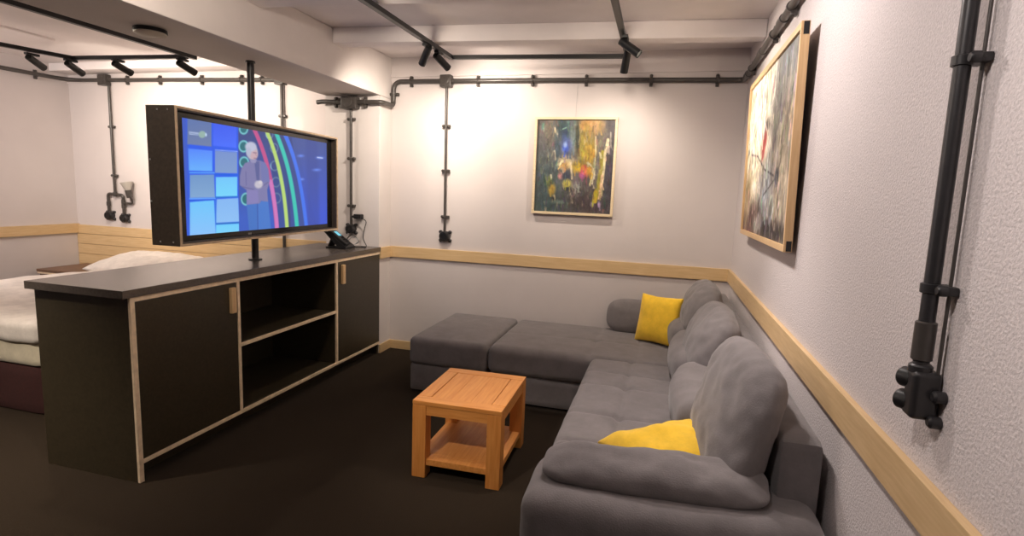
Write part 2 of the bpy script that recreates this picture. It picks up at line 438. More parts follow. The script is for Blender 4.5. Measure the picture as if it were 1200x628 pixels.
for ya, yb, hy in ((CY0+.029, -2.054, -2.100), (-.931, CY1-.004, -.868)):
    d = link('door', W(cab, bx(CX-.020, CX-.003, ya, yb, .125, .972, bev=.0015)), M['black_ply'], cab)
    h = link('handle', W(cab, bx(CX-.003, CX+.022, hy-.020, hy+.020, .785, .948, bev=.005)), M['frame_z'], d)
    h['label'] = 'pale wooden block handle'
# ================================================================== TELEVISION ON ITS POLE
PXY = (-3.435, -1.545)
pole = thing('television_pole', 'black steel pole from the cabinet top through the television to the beam', 'pole', (*PXY, CT))
bm = BM(); cyl(bm, (*PXY, CT+.006), (*PXY, 2.438), .024)
link('pole_tube', W(pole, bm), M['pipe'], pole)
for nm, z0, z1 in (('base_flange', CT+.0005, CT+.012), ('top_flange', 2.428, 2.4395)):
    bm = BM(); lathe(bm, (*PXY, z0), (0, 0, 1), [(0, .046 if z0 < 2 else .032), (.008, .046 if z0 < 2 else .032), (z1-z0, .034 if z0 < 2 else .03)], 28)
    link(nm, W(pole, bm), M['pipe'], pole)
TC = V((-3.3380, -1.44135, 1.61568)); ang = math.atan2(.99873, -.05038)    # width runs from near end to far end
tv = thing('television', 'big flat television in a black box with plywood edges, showing a presenter', 'television', TC, (0, 0, ang))
# local: +x along the width to the far end, -y towards the viewer side of the room, z up
tw, th, td, tk = .877, .404, .198, .022
# gap so that the pole runs through behind the panel
bm = BM()
for s in (-1, 1):
    box(bm, min(s*tw, s*(tw-tk)), max(s*tw, s*(tw-tk)), .004, td, -th, th, mi=0)
hp = -.099
for s in (-1, 1):   # top and bottom boards, notched round the pole
    a, b = sorted((s*th, s*(th-tk)))
    box(bm, -tw+tk, hp-.03, .004, td, a, b); box(bm, hp+.03, tw-tk, .004, td, a, b)
    box(bm, hp-.03, hp+.03, .004, .070, a, b); box(bm, hp-.03, hp+.03, .134, td, a, b)
box(bm, -tw+tk, tw-tk, td-.012, td, -th+tk, th-tk)
link('housing', bm, M['brown_ply'], tv, False)
bm = BM(); te = .0135
for s in (-1, 1):
    a, b = sorted((s*tw, s*(tw-te))); box(bm, a, b, -.003, .004, -th, th, bev=.001)
    a, b = sorted((s*th, s*(th-te))); box(bm, -tw+te, tw-te, -.003, .004, a, b, bev=.001)
link('front_edge', bm, M['ply_dark'], tv)['label'] = 'brown plywood front edge'
for z, y in ((-.392, .05), (.1, .185), (-.15, .19), (.392, .12), (.392, .05), (-.392, .14)):
    link('screw', lathe(BM(), (-tw-.002, y, z*.97), (1, 0, 0), [(0, .0045), (.003, .006)], 10), M['screw'], tv)
bm = BM(); sw, sh = .779, .3475
box(bm, -tw+tk, -sw, .046, .075, -th+tk, th-tk); box(bm, sw, tw-tk, .046, .075, -th+tk, th-tk)
box(bm, -sw, sw, .046, .075, sh, th-tk); box(bm, -sw, sw, .046, .075, -th+tk, -sh)
bz = link('bezel', bm, M['black_gloss'], tv, False)
lathe_bm = bx(-.240, -.205, .0445, .0465, -.377, -.364, bev=.0008); link('badge', lathe_bm, M['steel'], bz)

cv = Canvas([(212.5, 135.5), (383, 167), (383, 263.5), (218.5, 274)], 330, 150)
X, Y = cv.X, cv.Y
cv.C[:] = np.array((62, 82, 150))/255.
cv.grad(np.ones_like(X), (70, 78, 142), (72, 98, 196), (Y-140)/125)
# left block wall of tiles
cv.poly([(205, 125), (278, 140), (279, 275), (205, 285)], (44, 92, 238))
cv.poly([(205, 125), (219, 130), (220, 285), (205, 285)], (66, 92, 190), a=.9, soft=3)
def tile(p, c0, c1, top=True, edge=None):
    cx = sum(q[0] for q in p)/4; cy0 = min(q[1] for q in p); cy1 = max(q[1] for q in p)
    ins = np.zeros(X.shape); c = cv.C.copy(); cv.poly(p, (0, 0, 0)); m = np.clip(1-(cv.C.sum(-1)/(c.sum(-1)+1e-6)), 0, 1); cv.C = c
    cv.grad(m, c0, c1, (Y-cy0)/(cy1-cy0))
tile([(219, 134), (247, 140), (247, 170), (219, 167)], (94, 118, 176), (112, 128, 168))
tile([(249, 141), (276, 146), (276, 172), (249, 169)], (60, 92, 240), (72, 112, 255))
tile([(220, 172), (248, 175), (248, 199), (221, 198)], (84, 136, 255), (104, 178, 255))
tile([(251, 175), (277, 177), (277, 202), (251, 201)], (118, 146, 208), (128, 158, 206))
tile([(222, 203), (250, 203), (251, 230), (222, 230)], (112, 152, 204), (130, 168, 212))
tile([(252, 206), (277, 206), (277, 229), (252, 229)], (112, 200, 255), (120, 216, 255))
tile([(222, 235), (250, 233), (252, 275), (222, 276)], (110, 200, 255), (140, 196, 255))
tile([(253, 232), (278, 231), (279, 259), (252, 260)], (132, 184, 246), (142, 194, 248))
tile([(252, 262), (279, 261), (279, 275), (252, 276)], (112, 208, 255), (128, 214, 255))
cv.stroke([(222, 200.5), (250, 201)], 1.4, (96, 170, 255)); cv.stroke([(222, 231), (251, 231)], 1.6, (104, 168, 255))
cv.stroke([(251.5, 174), (277, 176)], 1., (150, 176, 246)); cv.stroke([(252, 203), (278, 204)], 1.4, (30, 100, 225))
cv.stroke([(253, 261), (279, 260)], 1.6, (36, 110, 200)); cv.stroke([(251.6, 233), (252, 260)], 1., (60, 130, 230))
cv.stroke([(223, 233), (250, 232.5)], 1.4, (40, 96, 225)); cv.stroke([(252, 230), (277, 229.5)], 1.6, (40, 120, 215))
# channel mark
cv.stroke([(221.5, 153), (231.5, 154.2)], 1.7, (170, 186, 220)); cv.stroke([(221.5, 155), (231.5, 156)], .8, (190, 205, 235))
cv.blob(236.2, 155.6, 4.2, 4.1, (150, 180, 172), .12); cv.blob(240.6, 156, 1.1, 2.1, (190, 212, 240), .3)
# studio behind the presenter
cv.poly([(278.5, 140), (330, 150), (338, 200), (340, 272), (279.5, 275)], (64, 78, 138))
cv.grad((X > 279)*(X < 336)*1., (62, 74, 128), (62, 96, 196), (Y-150)/105)
teal = (116, 196, 206)
for x, y, r in ((284.5, 149.5, 4.6), (284.5, 170, 5.2), (285, 189, 5.0), (287.5, 232.5, 5.6)):
    cv.blob(x, y, r, r*1.15, (44, 110, 122), .2); cv.ring(x, y, r, r*1.2, 1.7, teal)
for x, y, r in ((320.5, 172.5, 4.4), (321, 193.5, 4.6), (322.5, 213, 4.6), (323, 232, 4.8), (315, 156, 4)):
    cv.ring(x, y, r, r*1.2, 1.3, (150, 192, 214), .95)
# coloured arcs
def arc(px, w, col):
    P = []
    for k in range(25):
        t = k/24; a, b, c, d = [np.array(q, float) for q in px]
        P.append(tuple(a*(1-t)**3+3*b*t*(1-t)**2+3*c*t*t*(1-t)+d*t**3))
    cv.stroke(P, w, col, 1., .7)
cv.poly([(312, 150), (345, 158), (372, 272), (326, 272)], (58, 70, 120), a=.55)
arc([(297, 150), (309, 176), (319, 206), (323.5, 272)], 4.6, (196, 84, 142))
arc([(316, 212), (320, 232), (323, 250), (323.5, 272)], 4.4, (210, 120, 190))
arc([(312, 153), (325, 184), (333, 220), (335.5, 272)], 4.3, (186, 218, 120))
arc([(323, 155), (337, 188), (344, 224), (347.5, 272)], 4.6, (62, 200, 184))
arc([(334, 158), (349, 192), (354, 226), (359, 272)], 4.4, (70, 118, 240))
# right of the arcs
m = (X > 341+(Y-158)*.17)*1.
cv.grad(m*.8, (74, 92, 158), (62, 88, 214), (Y-170)/80)
cv.poly([(358, 160), (372, 163), (374, 270), (360, 272)], (62, 76, 150), a=.45, soft=2)
for x, y, rx in ((352, 182, 3.2), (375, 184.5, 4), (371, 199, 4), (353, 210, 2.5)):
    cv.blob(x, y, rx, 1.4, (104, 138, 236), .8)
cv.stroke([(372, 184), (378, 185)], 1.1, (205, 215, 245))
arc([(334, 158), (349, 192), (354, 226), (359, 272)], 3.6, (70, 118, 240))
# presenter
cv.poly([(287.5, 236), (301, 236), (301, 272), (291, 273)], (70, 116, 196)); cv.poly([(300, 236), (313, 234), (316.5, 270), (301, 272)], (74, 122, 204))
cv.stroke([(300.5, 238), (301, 272)], 1.1, (60, 90, 170))
cv.poly([(282, 196), (286, 190), (294, 187), (303, 187), (310, 190), (313.5, 198), (315, 212), (312, 222), (313, 236), (305, 235), (303, 238), (288, 239), (288, 222), (280, 216), (280, 205)], (126, 124, 172))
cv.poly([(288, 222), (301, 222), (302, 237), (288, 239)], (134, 128, 184))
cv.poly([(297, 188), (303, 188), (303, 213), (299.5, 210)], (92, 98, 152)); cv.stroke([(287, 200), (287.5, 216)], 1., (104, 104, 156)); cv.stroke([(283, 218), (296, 221)], 1.2, (104, 102, 152))
cv.stroke([(303, 220), (313, 213)], 1.2, (104, 102, 152))
cv.poly([(304, 187), (310, 190), (313.5, 198), (315, 212), (306, 213)], (112, 118, 178), a=.8)
cv.blob(302, 215.5, 4.8, 4.6, (198, 192, 206), .25); cv.blob(304, 213, 2.2, 2, (214, 206, 214), .3)
cv.blob(294.5, 177, 6.6, 9.2, (188, 182, 196), .14); cv.blob(296.6, 180, 4.6, 6.0, (202, 170, 180), .2)
cv.blob(292.8, 170.5, 6.6, 5.8, (190, 194, 218), .2); cv.blob(290.3, 176.5, 3.0, 5.4, (180, 184, 210), .25)
cv.stroke([(296, 177.6), (299.4, 178)], .9, (120, 100, 130)); cv.stroke([(298.2, 179), (299.6, 181.6)], .8, (176, 140, 156)); cv.stroke([(296.6, 184.2), (299, 184.2)], .8, (150, 110, 130))
cv.poly([(291, 186), (300, 186), (298.5, 190), (294, 189.5)], (150, 146, 186))
cv.C = cv.C*.96+.025  # faint reflection haze lifted into the picture colours
cv.mesh('screen', M['screen'], tv, (-sw, .0475, sh), (2*sw, 0, 0), (0, 0, -2*sh))

# ================================================================== DESK TELEPHONE AND CABLES
ph = thing('desk_telephone', 'black desk telephone with a lit blue display on the cabinet top', 'telephone', (-3.40, -.53, CT+.001), (0, 0, math.radians(0)))
bm = BM(); prism(bm, [(-.09, 0), (.11, 0), (.11, .018), (-.085, .150), (-.115, .150), (.03, .018), (-.09, .012)], 'y', -.06, .10, bev=.003)
b = link('body', bm, M['black'], ph)
def on_slope(x0, x1, y0, y1, h0, h1):
    """box lying on the sloped face: x runs down the slope"""
    bm = bx(x0, x1, y0, y1, h0, h1, bev=.003)
    a = math.atan2(.132, .195)
    return xform(bm, Matrix.Translation((-.085, 0, .150)) @ Matrix.Rotation(a, 4, 'Y'))
link('display', on_slope(.012, .075, -.005, .085, -.002, .003), M['lcd'], b)['label'] = 'lit blue display'
bm = on_slope(.005, .225, -.055, -.015, .002, .026)
link('handset', bm, M['black'], ph)
for i in range(4):
    for j in range(3): link('key', on_slope(.095+i*.028, .113+i*.028, .005+j*.028, .026+j*.028, 0, .006), M['black_gloss'], b)
link('stand', bx(-.115, -.02, -.03, .08, 0, .012, bev=.002), M['black'], ph)
bm = BM(); prism(bm, [(-.10, .012), (-.085, .012), (-.045, .10), (-.06, .10)], 'y', -.02, .07); link('stand_leg', bm, M['black'], ph)

# ================================================================== CONDUITS, SOCKETS
K = 2.585
def clip(root, p, d, r, nrm):
    """spacing saddle: a band round a pipe of radius r at p running along d, with two lugs and a foot to the wall"""
    d, nrm = V(d).normalized(), V(nrm).normalized(); s = d.cross(nrm)
    bm = BM(); p = V(p)
    lathe(bm, p-d*.011, d, [(0, r+.001), (.002, r+.006), (.020, r+.006), (.022, r+.001)], 18)
    m = Matrix((d, s, nrm)).transposed().to_4x4(); m.translation = p
    foot = bx(-.013, .013, -r-.028, r+.028, -r-.008, -r+.006, bev=.003)
    xform(foot, m); me = bpy.data.meshes.new('t'); foot.to_mesh(me); foot.free(); bm.from_mesh(me); bpy.data.meshes.remove(me)
    for k in (-1, 1):
        lathe(bm, p+s*k*(r+.015)-nrm*(r-.004), nrm, [(0, .014), (.014, .014), (.020, .009)], 12)
    return link('clip', W(root, bm), M['pipe_grey'], root)
def coupling(root, p, d, r, L=.06, name='coupling'):
    bm = BM(); d = V(d).normalized(); lathe(bm, V(p)-d*L/2, d, [(0, r+.001), (.003, r+.005), (L-.003, r+.005), (L, r+.001)], 18)
    return link(name, W(root, bm), M['pipe_grey'], root)
def junction(root, x, z, s=.055, wall=0.):
    bm = bx(x-s, x+s, wall-.075, wall-.001, z-s, z+s, bev=.01)
    lathe(bm, (x, wall-.075, z), (0, -1, 0), [(0, s*.62), (.004, s*.62), (.008, s*.5)], 24)
    for a in (-1, 1):
        lathe(bm, (x+a*(s+.016), wall-.035, z), (-a, 0, 0), [(0, .026), (.018, .026)], 16)
    return link('junction_box', W(root, bm), M['pipe_grey'], root)
def socket(x, z, label, wall=0., s=.05, grp=None):
    r = thing('power_socket', label, 'socket', (x, wall-.04, z), group=grp)
    bm = BM(); lathe(bm, (x, wall-.001, z), (0, -1, 0), [(0, s), (.045, s), (.052, s*.9)], 28)
    link('socket_body', W(r, bm), M['pipe'], r)
    bm = BM(); lathe(bm, (x, wall-.052, z), (0, -1, 0), [(0, s*.86), (.01, s*.84), (.012, s*.6), (.006, s*.58), (.006, 0)], 28, cap=False)
    link('socket_lid', W(r, bm), M['black'], r)
    for a in (-1, 1):
        for b_ in (-1, 1): link('fixing_lug', W(r, lathe(BM(), (x+a*s*.95, wall-.001, z+b_*s*.8), (0, -1, 0), [(0, .016), (.02, .016), (.026, .010)], 14)), M['pipe'], r)
    return r

# the run on the back wall, round the corner onto the right wall
c1 = thing('conduit_pipe', 'thick black conduit running across the painting wall and along the right wall', 'pipe', (-1.5, -.035, K))
pts = [(-3.55, PY-.04, 2.372), (-3.12, PY-.04, 2.372), (-3.12, -.035, 2.372), (-3.12, -.035, K+.012), (-1.6, -.035, K+.0), (-.035, -.035, K-.022), (-.035, -2.0, K), (-.035, YB+.05, K+.02)]
bm = BM(); tube(bm, fillet(pts[:4], .05)[:-1]+fillet([pts[3-1], pts[3], pts[4]], .09)[1:-1]+fillet(pts[4:], .05)[0:], .021, 14)
link('pipe', W(c1, bm), M['pipe_grey'], c1)
for px_ in (-2.942, -2.284, -1.775, -1.30, -.758, -.235): clip(c1, (px_, -.035, K+.012*(-px_-1.6)/1.5 if px_ < -1.6 else K-.022*(1.6+px_)/1.6), (1, 0, 0), .021, (0, -1, 0))
for y in (-.42, -1.25, -1.72): clip(c1, (-.035, y, K-.022+.011*-y), (0, 1, 0), .021, (-1, 0, 0))
for y in (-.22, -.85, -1.5): coupling(c1, (-.035, y, K-.022+.011*-y), (0, 1, 0), .021, .10)
clip(c1, (-3.12, -.035, 2.48), (0, 0, 1), .021, (0, -1, 0))
clip(c1, (-3.29, PY-.04, 2.372), (1, 0, 0), .021, (0, -1, 0)); clip(c1, (-3.60, PY-.04, 2.372), (1, 0, 0), .021, (0, -1, 0))
junction(c1, -2.585, K+.006, .055)
bm = bx(-3.52, -3.36, PY-.085, PY-.001, 2.31, 2.42, bev=.012); lathe(bm, (-3.44, PY-.085, 2.365), (0, -1, 0), [(0, .045), (.01, .04)], 24)
link('junction_box', W(c1, bm), M['pipe_grey'], c1)
bm = BM(); tube(bm, [(-3.50, PY-.04, 2.372), (-3.74, PY-.04, 2.378), (-3.79, PY-.04, 2.372)], .021, 14); link('pipe_stub', W(c1, bm), M['pipe_grey'], c1)
def drop(x, z1, z0, wall, label, clips, r=.0125, x2=None):
    t = thing('conduit_drop', label, 'pipe', (x, wall-.03, z0)); x2 = x if x2 is None else x2
    bm = BM(); tube(bm, [(x, wall-.03, z1), ((x+x2)/2, wall-.03, (z0+z1)/2), (x2, wall-.03, z0)], r, 12); link('pipe', W(t, bm), M['pipe_grey'], t)
    for z in clips: clip(t, (x+(x2-x)*(z1-z)/(z1-z0), wall-.03, z), (0, 0, 1), r, (0, -1, 0))
    return t
drop(-2.585, K-.05, 1.205, 0, 'thin black pipe dropping down the back wall left of the dark painting', (2.19, 1.78, 1.35), x2=-2.575)
socket(-2.575, 1.165, 'round black socket at the foot of the thin pipe left of the dark painting')
drop(-3.44, 2.312, 1.24, PY, 'thin black pipe dropping down the pillar behind the television', (2.22, 1.86, 1.42))
socket(-3.445, 1.20, 'round black socket on the pillar above the telephone', PY, .046)
ad = thing('power_adapter', 'small black plug adapter beside the pillar socket', 'adapter', (-3.355, PY-.04, 1.32))
link('adapter_body', W(ad, bx(-3.395, -3.32, PY-.07, PY-.004, 1.30, 1.345, bev=.008)), M['black'], ad)
bm = BM(); tube(bm, [(-3.435, PY-.03, 1.318), (-3.39, PY-.035, 1.322)], .011, 10); link('adapter_arm', W(ad, bm), M['black'], ad)
def cord(name, pts, r, label, mat=None):
    P = [V(p) for p in pts]; out = []
    for i in range(len(P)-1):
        a, b_, c, d = P[max(i-1, 0)], P[i], P[i+1], P[min(i+2, len(P)-1)]
        for k in range(8):
            t = k/8; out.append(.5*((2*b_)+(c-a)*t+(2*a-5*b_+4*c-d)*t*t+(3*b_-a-3*c+d)*t**3))
    out.append(P[-1]); bm = BM(); tube(bm, out, r, 8)
    return tag(link(name, bm, mat or M['black']), label, 'cord')
cord('adapter_cord', [(-3.325, PY-.045, 1.31), (-3.27, PY-.05, 1.28), (-3.28, PY-.06, 1.21), (-3.30, PY-.05, 1.12), (-3.26, PY-.06, CT+.006), (-3.30, -.31, CT+.006)], .004, 'thin black cord looping from the adapter down to the cabinet top')
cord('telephone_cord', [(-3.42, -.435, CT+.06), (-3.44, -.36, 1.09), (-3.40, -.31, 1.15), (-3.33, -.30, 1.09), (-3.37, -.36, CT+.006), (-3.27, -.37, CT+.006), (-3.20, -.40, CT+.006)], .004, 'black telephone cord curling beside the telephone')
cord('socket_cord', [(-3.45, PY-.055, 1.165), (-3.47, PY-.08, 1.12), (-3.42, PY-.11, 1.10), (-3.38, PY-.10, 1.13), (-3.33, PY-.09, 1.10), (-3.36, -.36, CT+.006)], .0035, 'grey cord hanging under the pillar socket', M['steel'])

# big pipe on the right wall
c2 = thing('conduit_riser', 'thick black pipe standing on the right wall in the foreground', 'pipe', (-.035, -3.565, 1.25))
PR = .0148
bm = BM(); tube(bm, [(-.035, -3.555, 2.566), (-.035, -3.57, 1.279)], PR, 20); link('pipe', W(c2, bm), M['pipe'], c2)
bm = BM(); tube(bm, [(-.012, -3.578, 2.56), (-.012, -3.593, 1.262)], .0035, 10); link('strand', W(c2, bm), M['pipe_grey'], c2)['label'] = 'thin cable behind the pipe'  # slender dark tube set close beside the pipe
def bigclip(z):
    p = V((-.035, -3.56-.01*(2-z), z)); bm = BM()
    lathe(bm, p-V((0, 0, .011)), (0, 0, 1), [(0, PR+.001), (.002, PR+.0045), (.020, PR+.0045), (.022, PR+.001)], 24)
    box(bm, -.026, -.001, p.y-.040, p.y+.014, z-.009, z+.009, bev=.003)
    lathe(bm, (-.022, p.y-.034, z), (-1, 0, 0), [(0, .0115), (.012, .0115), (.017, .008)], 18)
    return link('clip', W(c2, bm), M['pipe'], c2)
bigclip(1.892); bigclip(1.437)
coupling(c2, (-.035, -3.568, 1.325), (0, 0, 1), PR, .085, 'sleeve')
sk = thing('power_socket', 'double black wall socket at the foot of the thick pipe on the right wall', 'socket', (-.04, -3.575, 1.20))
bm = bx(-.055, -.001, -3.600, -3.550, 1.160, 1.264, bev=.012, seg=3); link('socket_body', W(sk, bm), M['pipe'], sk)
for z in (1.238, 1.188):
    bm = BM(); lathe(bm, (-.038, -3.560, z), (-.6, .8, 0), [(0, .022), (.024, .022), (.029, .018), (.024, .0165), (.024, 0)], 26, cap=False); o = link('socket_lid', W(sk, bm), M['black'], sk)
    bm = BM(); lathe(bm, (-.0515, -3.540, z+.006), (-.6, .8, 0), [(0, .0022), (.010, .0022)], 10); link('lid_screw', W(sk, bm), M['screw'], o)
for y, z in ((-3.609, 1.218), (-3.604, 1.162)): link('fixing_lug', W(sk, lathe(BM(), (-.001, y, z), (-1, 0, 0), [(0, .013), (.018, .013), (.023, .008)], 18)), M['pipe'], sk)
bm = BM(); lathe(bm, (-.035, -3.571, 1.258), (0, 0, 1), [(0, .022), (.014, .022), (.018, .018)], 22); link('gland', W(sk, bm), M['pipe'], sk)

# conduits in the bed corner
KL = 2.652
c3 = thing('conduit_pipe', 'black conduit along the wall behind the bed, round onto the left wall', 'pipe', (-5.5, -.035, KL))
pts = [(-3.80, -.035, KL-.03), (-5.7, -.035, KL), (XL+.06, -.035, KL+.02), (XL+.06+.16, -2.0, KL-.03)]
bm = BM(); tube(bm, [V(pts[0])]+fillet(pts[1:], .22, 10), .021, 14); link('pipe', W(c3, bm), M['pipe_grey'], c3)
for x in (-6.35, -5.9, -5.35, -4.85, -4.6): clip(c3, (x, -.035, KL+(x+5.7)*-.012), (1, 0, 0), .021, (0, -1, 0))
clip(c3, (XL+.07, -.38, KL+.01), (0, 1, 0), .021, (1, 0, 0))
junction(c3, -6.66, KL+.012, .06); junction(c3, -4.37, KL-.02, .05)
t = drop(-6.61, KL-.05, 1.42, 0, 'thin black pipe with a forked foot on the wall above the bedside table', (2.16, 1.62), .014)
bm = BM(); tube(bm, fillet([(-6.715, -.03, 1.217), (-6.715, -.03, 1.415), (-6.495, -.03, 1.405), (-6.495, -.03, 1.193)], .035), .016, 12)
link('fork_pipe', W(t, bm), M['pipe_grey'], t)
for x, z in ((-6.61, 1.41), (-6.715, 1.30), (-6.495, 1.28), (-6.495, 1.33)): coupling(t, (x, -.03, z), (0, 0, 1), .016, .05)
socket(-6.712, 1.165, 'left black socket under the forked pipe above the bedside table')
socket(-6.493, 1.145, 'right black socket under the forked pipe above the bedside table', s=.046)
wl = thing('wall_lamp', 'small black reading lamp with a funnel shade beside the forked pipe', 'lamp', (-6.40, -.03, 1.33))
bm = BM(); tube(bm, fillet([(-6.478, -.03, 1.315), (-6.36, -.03, 1.315), (-6.36, -.06, 1.42)], .03), .012, 12); link('arm', W(wl, bm), M['pipe_grey'], wl)
bm = BM(); lathe(bm, (-6.36, -.06, 1.40), (-.14, -.1, 1), [(0, .022), (.05, .026), (.07, .030), (.075, .034), (.15, .062), (.155, .062), (.150, .055), (.08, .028)], 24)
link('lamp_shade', W(wl, bm), M['glass'], wl)
bm = BM(); lathe(bm, (-6.36, -.06, 1.38), (-.14, -.1, 1), [(0, .030), (.085, .034)], 20); link('lamp_holder', W(wl, bm), M['pipe_grey'], wl)
drop(-4.365, KL-.06, .72, 0, 'thin black pipe on the far wall seen behind the television', (2.28, 1.9, 1.3), .016)

# ================================================================== TRACK LIGHTING
def rail_seg(bm, a, b, w=.036, h=.03):
    a, b = V(a), V(b); d = (b-a).normalized(); s = d.cross(V((0, 0, 1))).normalized()
    vs = []
    for p in (a, b):
        for k, l in ((-1, -1), (1, -1), (1, 1), (-1, 1)): vs.append(bm.verts.new(p+s*k*w/2+V((0, 0, l*h/2))))
    for i in range(4): bm.faces.new((vs[i], vs[(i+1) % 4], vs[4+(i+1) % 4], vs[4+i]))
    bm.faces.new(vs[:4][::-1]); bm.faces.new(vs[4:])
    return bm
ZT = 2.672
trk = thing('lighting_track', 'black light track in a U under the ceiling above the sofa', 'light track', (-1.6, -.5, ZT))
A, B_, C_, D_ = (-2.34, YB+.6, ZT), (-2.335, -.55, ZT), (-.93, -.435, ZT), (-.905, YB+.6, ZT)
for a, b_ in ((A, B_), (B_, C_), (C_, D_)): link('track_rail', W(trk, rail_seg(BM(), a, b_)), M['black'], trk, False)
for x, y, z1 in ((-2.337, -.95, 2.701), (-2.337, -1.75, 2.711), (-.91, -.80, 2.701), (-.91, -1.75, 2.711), (-2.337, -4, CEIL), (-.91, -4, CEIL)): link('hanger', W(trk, cyl(BM(), (x, y, ZT+.012), (x, y, z1-.0005), .008, 10)), M['steel'], trk)
ZL = 2.60
tr2 = thing('lighting_track', 'black light track with a corner hanging above the bed', 'light track', (-5, -1.2, ZL))
A2, B2, C2, D2 = (-6.02, -2.75, ZL), (-5.56, -1.18, ZL), (-4.40, -1.10, ZL), (-4.386, YB+.6, ZL)
for a, b_ in ((A2, B2), (B2, (-4.43, -1.102, ZL)), ((-4.388, -1.06, ZL), D2)): link('track_rail', W(tr2, rail_seg(BM(), a, b_)), M['black'], tr2, False)
for x, y in ((-5.75, -1.8), (-4.387, -2.5)): link('hanger', W(tr2, cyl(BM(), (x, y, ZL+.012), (x, y, CEIL-.021), .006, 10)), M['steel'], tr2)

def spot_lamp(p, aim, label, energy=60., size=62., blend=.75, L=.165, group=None, zt=None):
    """a cylinder spotlight hanging from its track at p, pointing at aim, with its light"""
    zt = p[2]; r = thing('track_spotlight', label, 'spotlight', p, group=group)
    link('adapter', bx(-.018, .018, -.05, .05, -.034, -.0155, bev=.003), M['black'], r)
    bm = BM(); cyl(bm, (0, 0, -.034), (0, 0, -.062), .008, 12); link('stem', bm, M['black'], r)
    j = V((0, 0, -.066)); d = (V(aim)-(V(p)+j)).normalized()
    s = j-d*.045
    bm = BM(); lathe(bm, s, d, [(0, .020), (.004, .026), (.05, .0275), (.052, .0262), (.056, .0275), (L-.004, .0285), (L, .0285), (L-.002, .0245), (L-.022, .0225), (L-.024, .0)], 26, cap=False)
    h = link('lamp_head', bm, M['black'], r)
    bm = BM(); lathe(bm, s+d*(L-.0225), d, [(0, .0215), (.002, .0215)], 22); link('lens', bm, M['lens'], h)
    ld = bpy.data.lights.new('spot', 'SPOT'); ld.energy = energy; ld.color = LC; ld.spot_size = math.radians(size); ld.spot_blend = blend; ld.shadow_soft_size = .024
    lo = bpy.data.objects.new('spot_light', ld); COL.objects.link(lo); lo.parent = r
    lo.location = s+d*(L+.004); lo.rotation_euler = look_rot(d)
    return r
LC = (1., .865, .72)
def off_light(p, aim, energy, size=75, blend=.8, col=None, soft=.05):
    ld = bpy.data.lights.new('spot', 'SPOT'); ld.energy = energy; ld.color = col or LC; ld.spot_size = math.radians(size); ld.spot_blend = blend; ld.shadow_soft_size = soft
    lo = bpy.data.objects.new('spot_light', ld); COL.objects.link(lo); lo.location = p; lo.rotation_euler = look_rot(V(aim)-V(p)); return lo

spot_lamp((-2.346, -1.00, ZT), (-2.95, -.42, 2.0), 'black spotlight on the left track leg aimed at the pillar', 80, 115, 1.)
spot_lamp((-2.338, -.80, ZT), (-2.06, -.02, 2.22), 'black spotlight at the left track corner aimed at the painting wall', 52, 130, 1.)
spot_lamp((-.905, -1.03, ZT), (-.02, -1.18, 1.95), 'black spotlight at the right track corner aimed at the right wall', 48, 130, 1.)
spot_lamp((-.915, -.72, ZT), (-1.15, -.02, 1.4), 'black spotlight at the right track corner hanging straight down towards the dark painting', 34, 140, 1.)
for p, aim, lb in (((-5.68, -1.42, ZL), (-6.1, -.02, 2.0), 'first black spotlight from the left above the bed'),
                   ((-5.56, -1.20, ZL), (-5.75, -.02, 2.05), 'second black spotlight from the left above the bed, at the track corner'),
                   ((-5.10, -1.15, ZL), (-5.05, -.02, 2.15), 'third black spotlight from the left above the bed'),
                   ((-4.47, -1.11, ZL), (-4.35, -.02, 2.15), 'rightmost black spotlight of the four above the bed')):
    spot_lamp(p, aim, lb, 54, 120, 1.)
# unseen spots without bodies: some inferred from lit surfaces, others added as fill
COOL = (1., .895, .84)
off_light((-.92, -2.5, ZT-.1), (-.02, -2.5, 2.2), 56, 165, 1., COOL)
off_light((-.92, -4.2, ZT-.1), (-.02, -4.5, 1.8), 66, 140, 1., COOL)
off_light((-2.34, -2.1, ZT-.1), (-1.9, -.02, 1.7), 42, 100, 1.)  # added fill, evens out the back wall
off_light((-.92, -2.1, ZT-.1), (-.9, -.02, 1.7), 34, 100, 1.)  # added fill for the back wall, right half
off_light((-.92, -1.9, ZT-.1), (-.60, -2.30, .4), 92, 80, 1., COOL)  # added downlight to brighten the sofa seat
off_light((-2.34, -2.6, ZT-.1), (-1.9, -2.3, .2), 30, 60, 1.)
off_light((-2.1, -4.3, ZT-.1), (-1.58, -2.1, .25), 150, 28, 1.)
off_light((-2.34, -3.4, ZT-.1), (-3.16, -2.9, 2.4), 52, 165, 1.)  # wide cone added to lift the ceiling and beam
off_light((-4.39, -2.4, ZL-.1), (-3.75, -2.6, 1.9), 60, 130, 1.)
off_light((-4.39, -3.9, ZL-.1), (-4.3, -3.5, 0), 330, 85, 1.)
off_light((-6.1, -3.2, ZL-.1), (-7.1, -2.4, 1.9), 200, 150, 1., COOL)  # added fill to brighten the left wall

# round fitting under the beam
t = thing('ceiling_fitting', 'round beige disc fixed under the beam above the cabinet', 'ceiling fitting', (-3.46, -2.30, 2.44))
bm = BM(); lathe(bm, (0, 0, -.0005), (0, 0, -1), [(0, .084), (.018, .086), (.020, .084)], 36); link('mounting_ring', bm, M['black'], t)
bm = BM(); lathe(bm, (0, 0, -.0200), (0, 0, -1), [(0, .080), (.003, .082), (.008, .080), (.014, .064), (.018, .035), (.019, .0)], 40); link('disc', bm, M['white'], t)

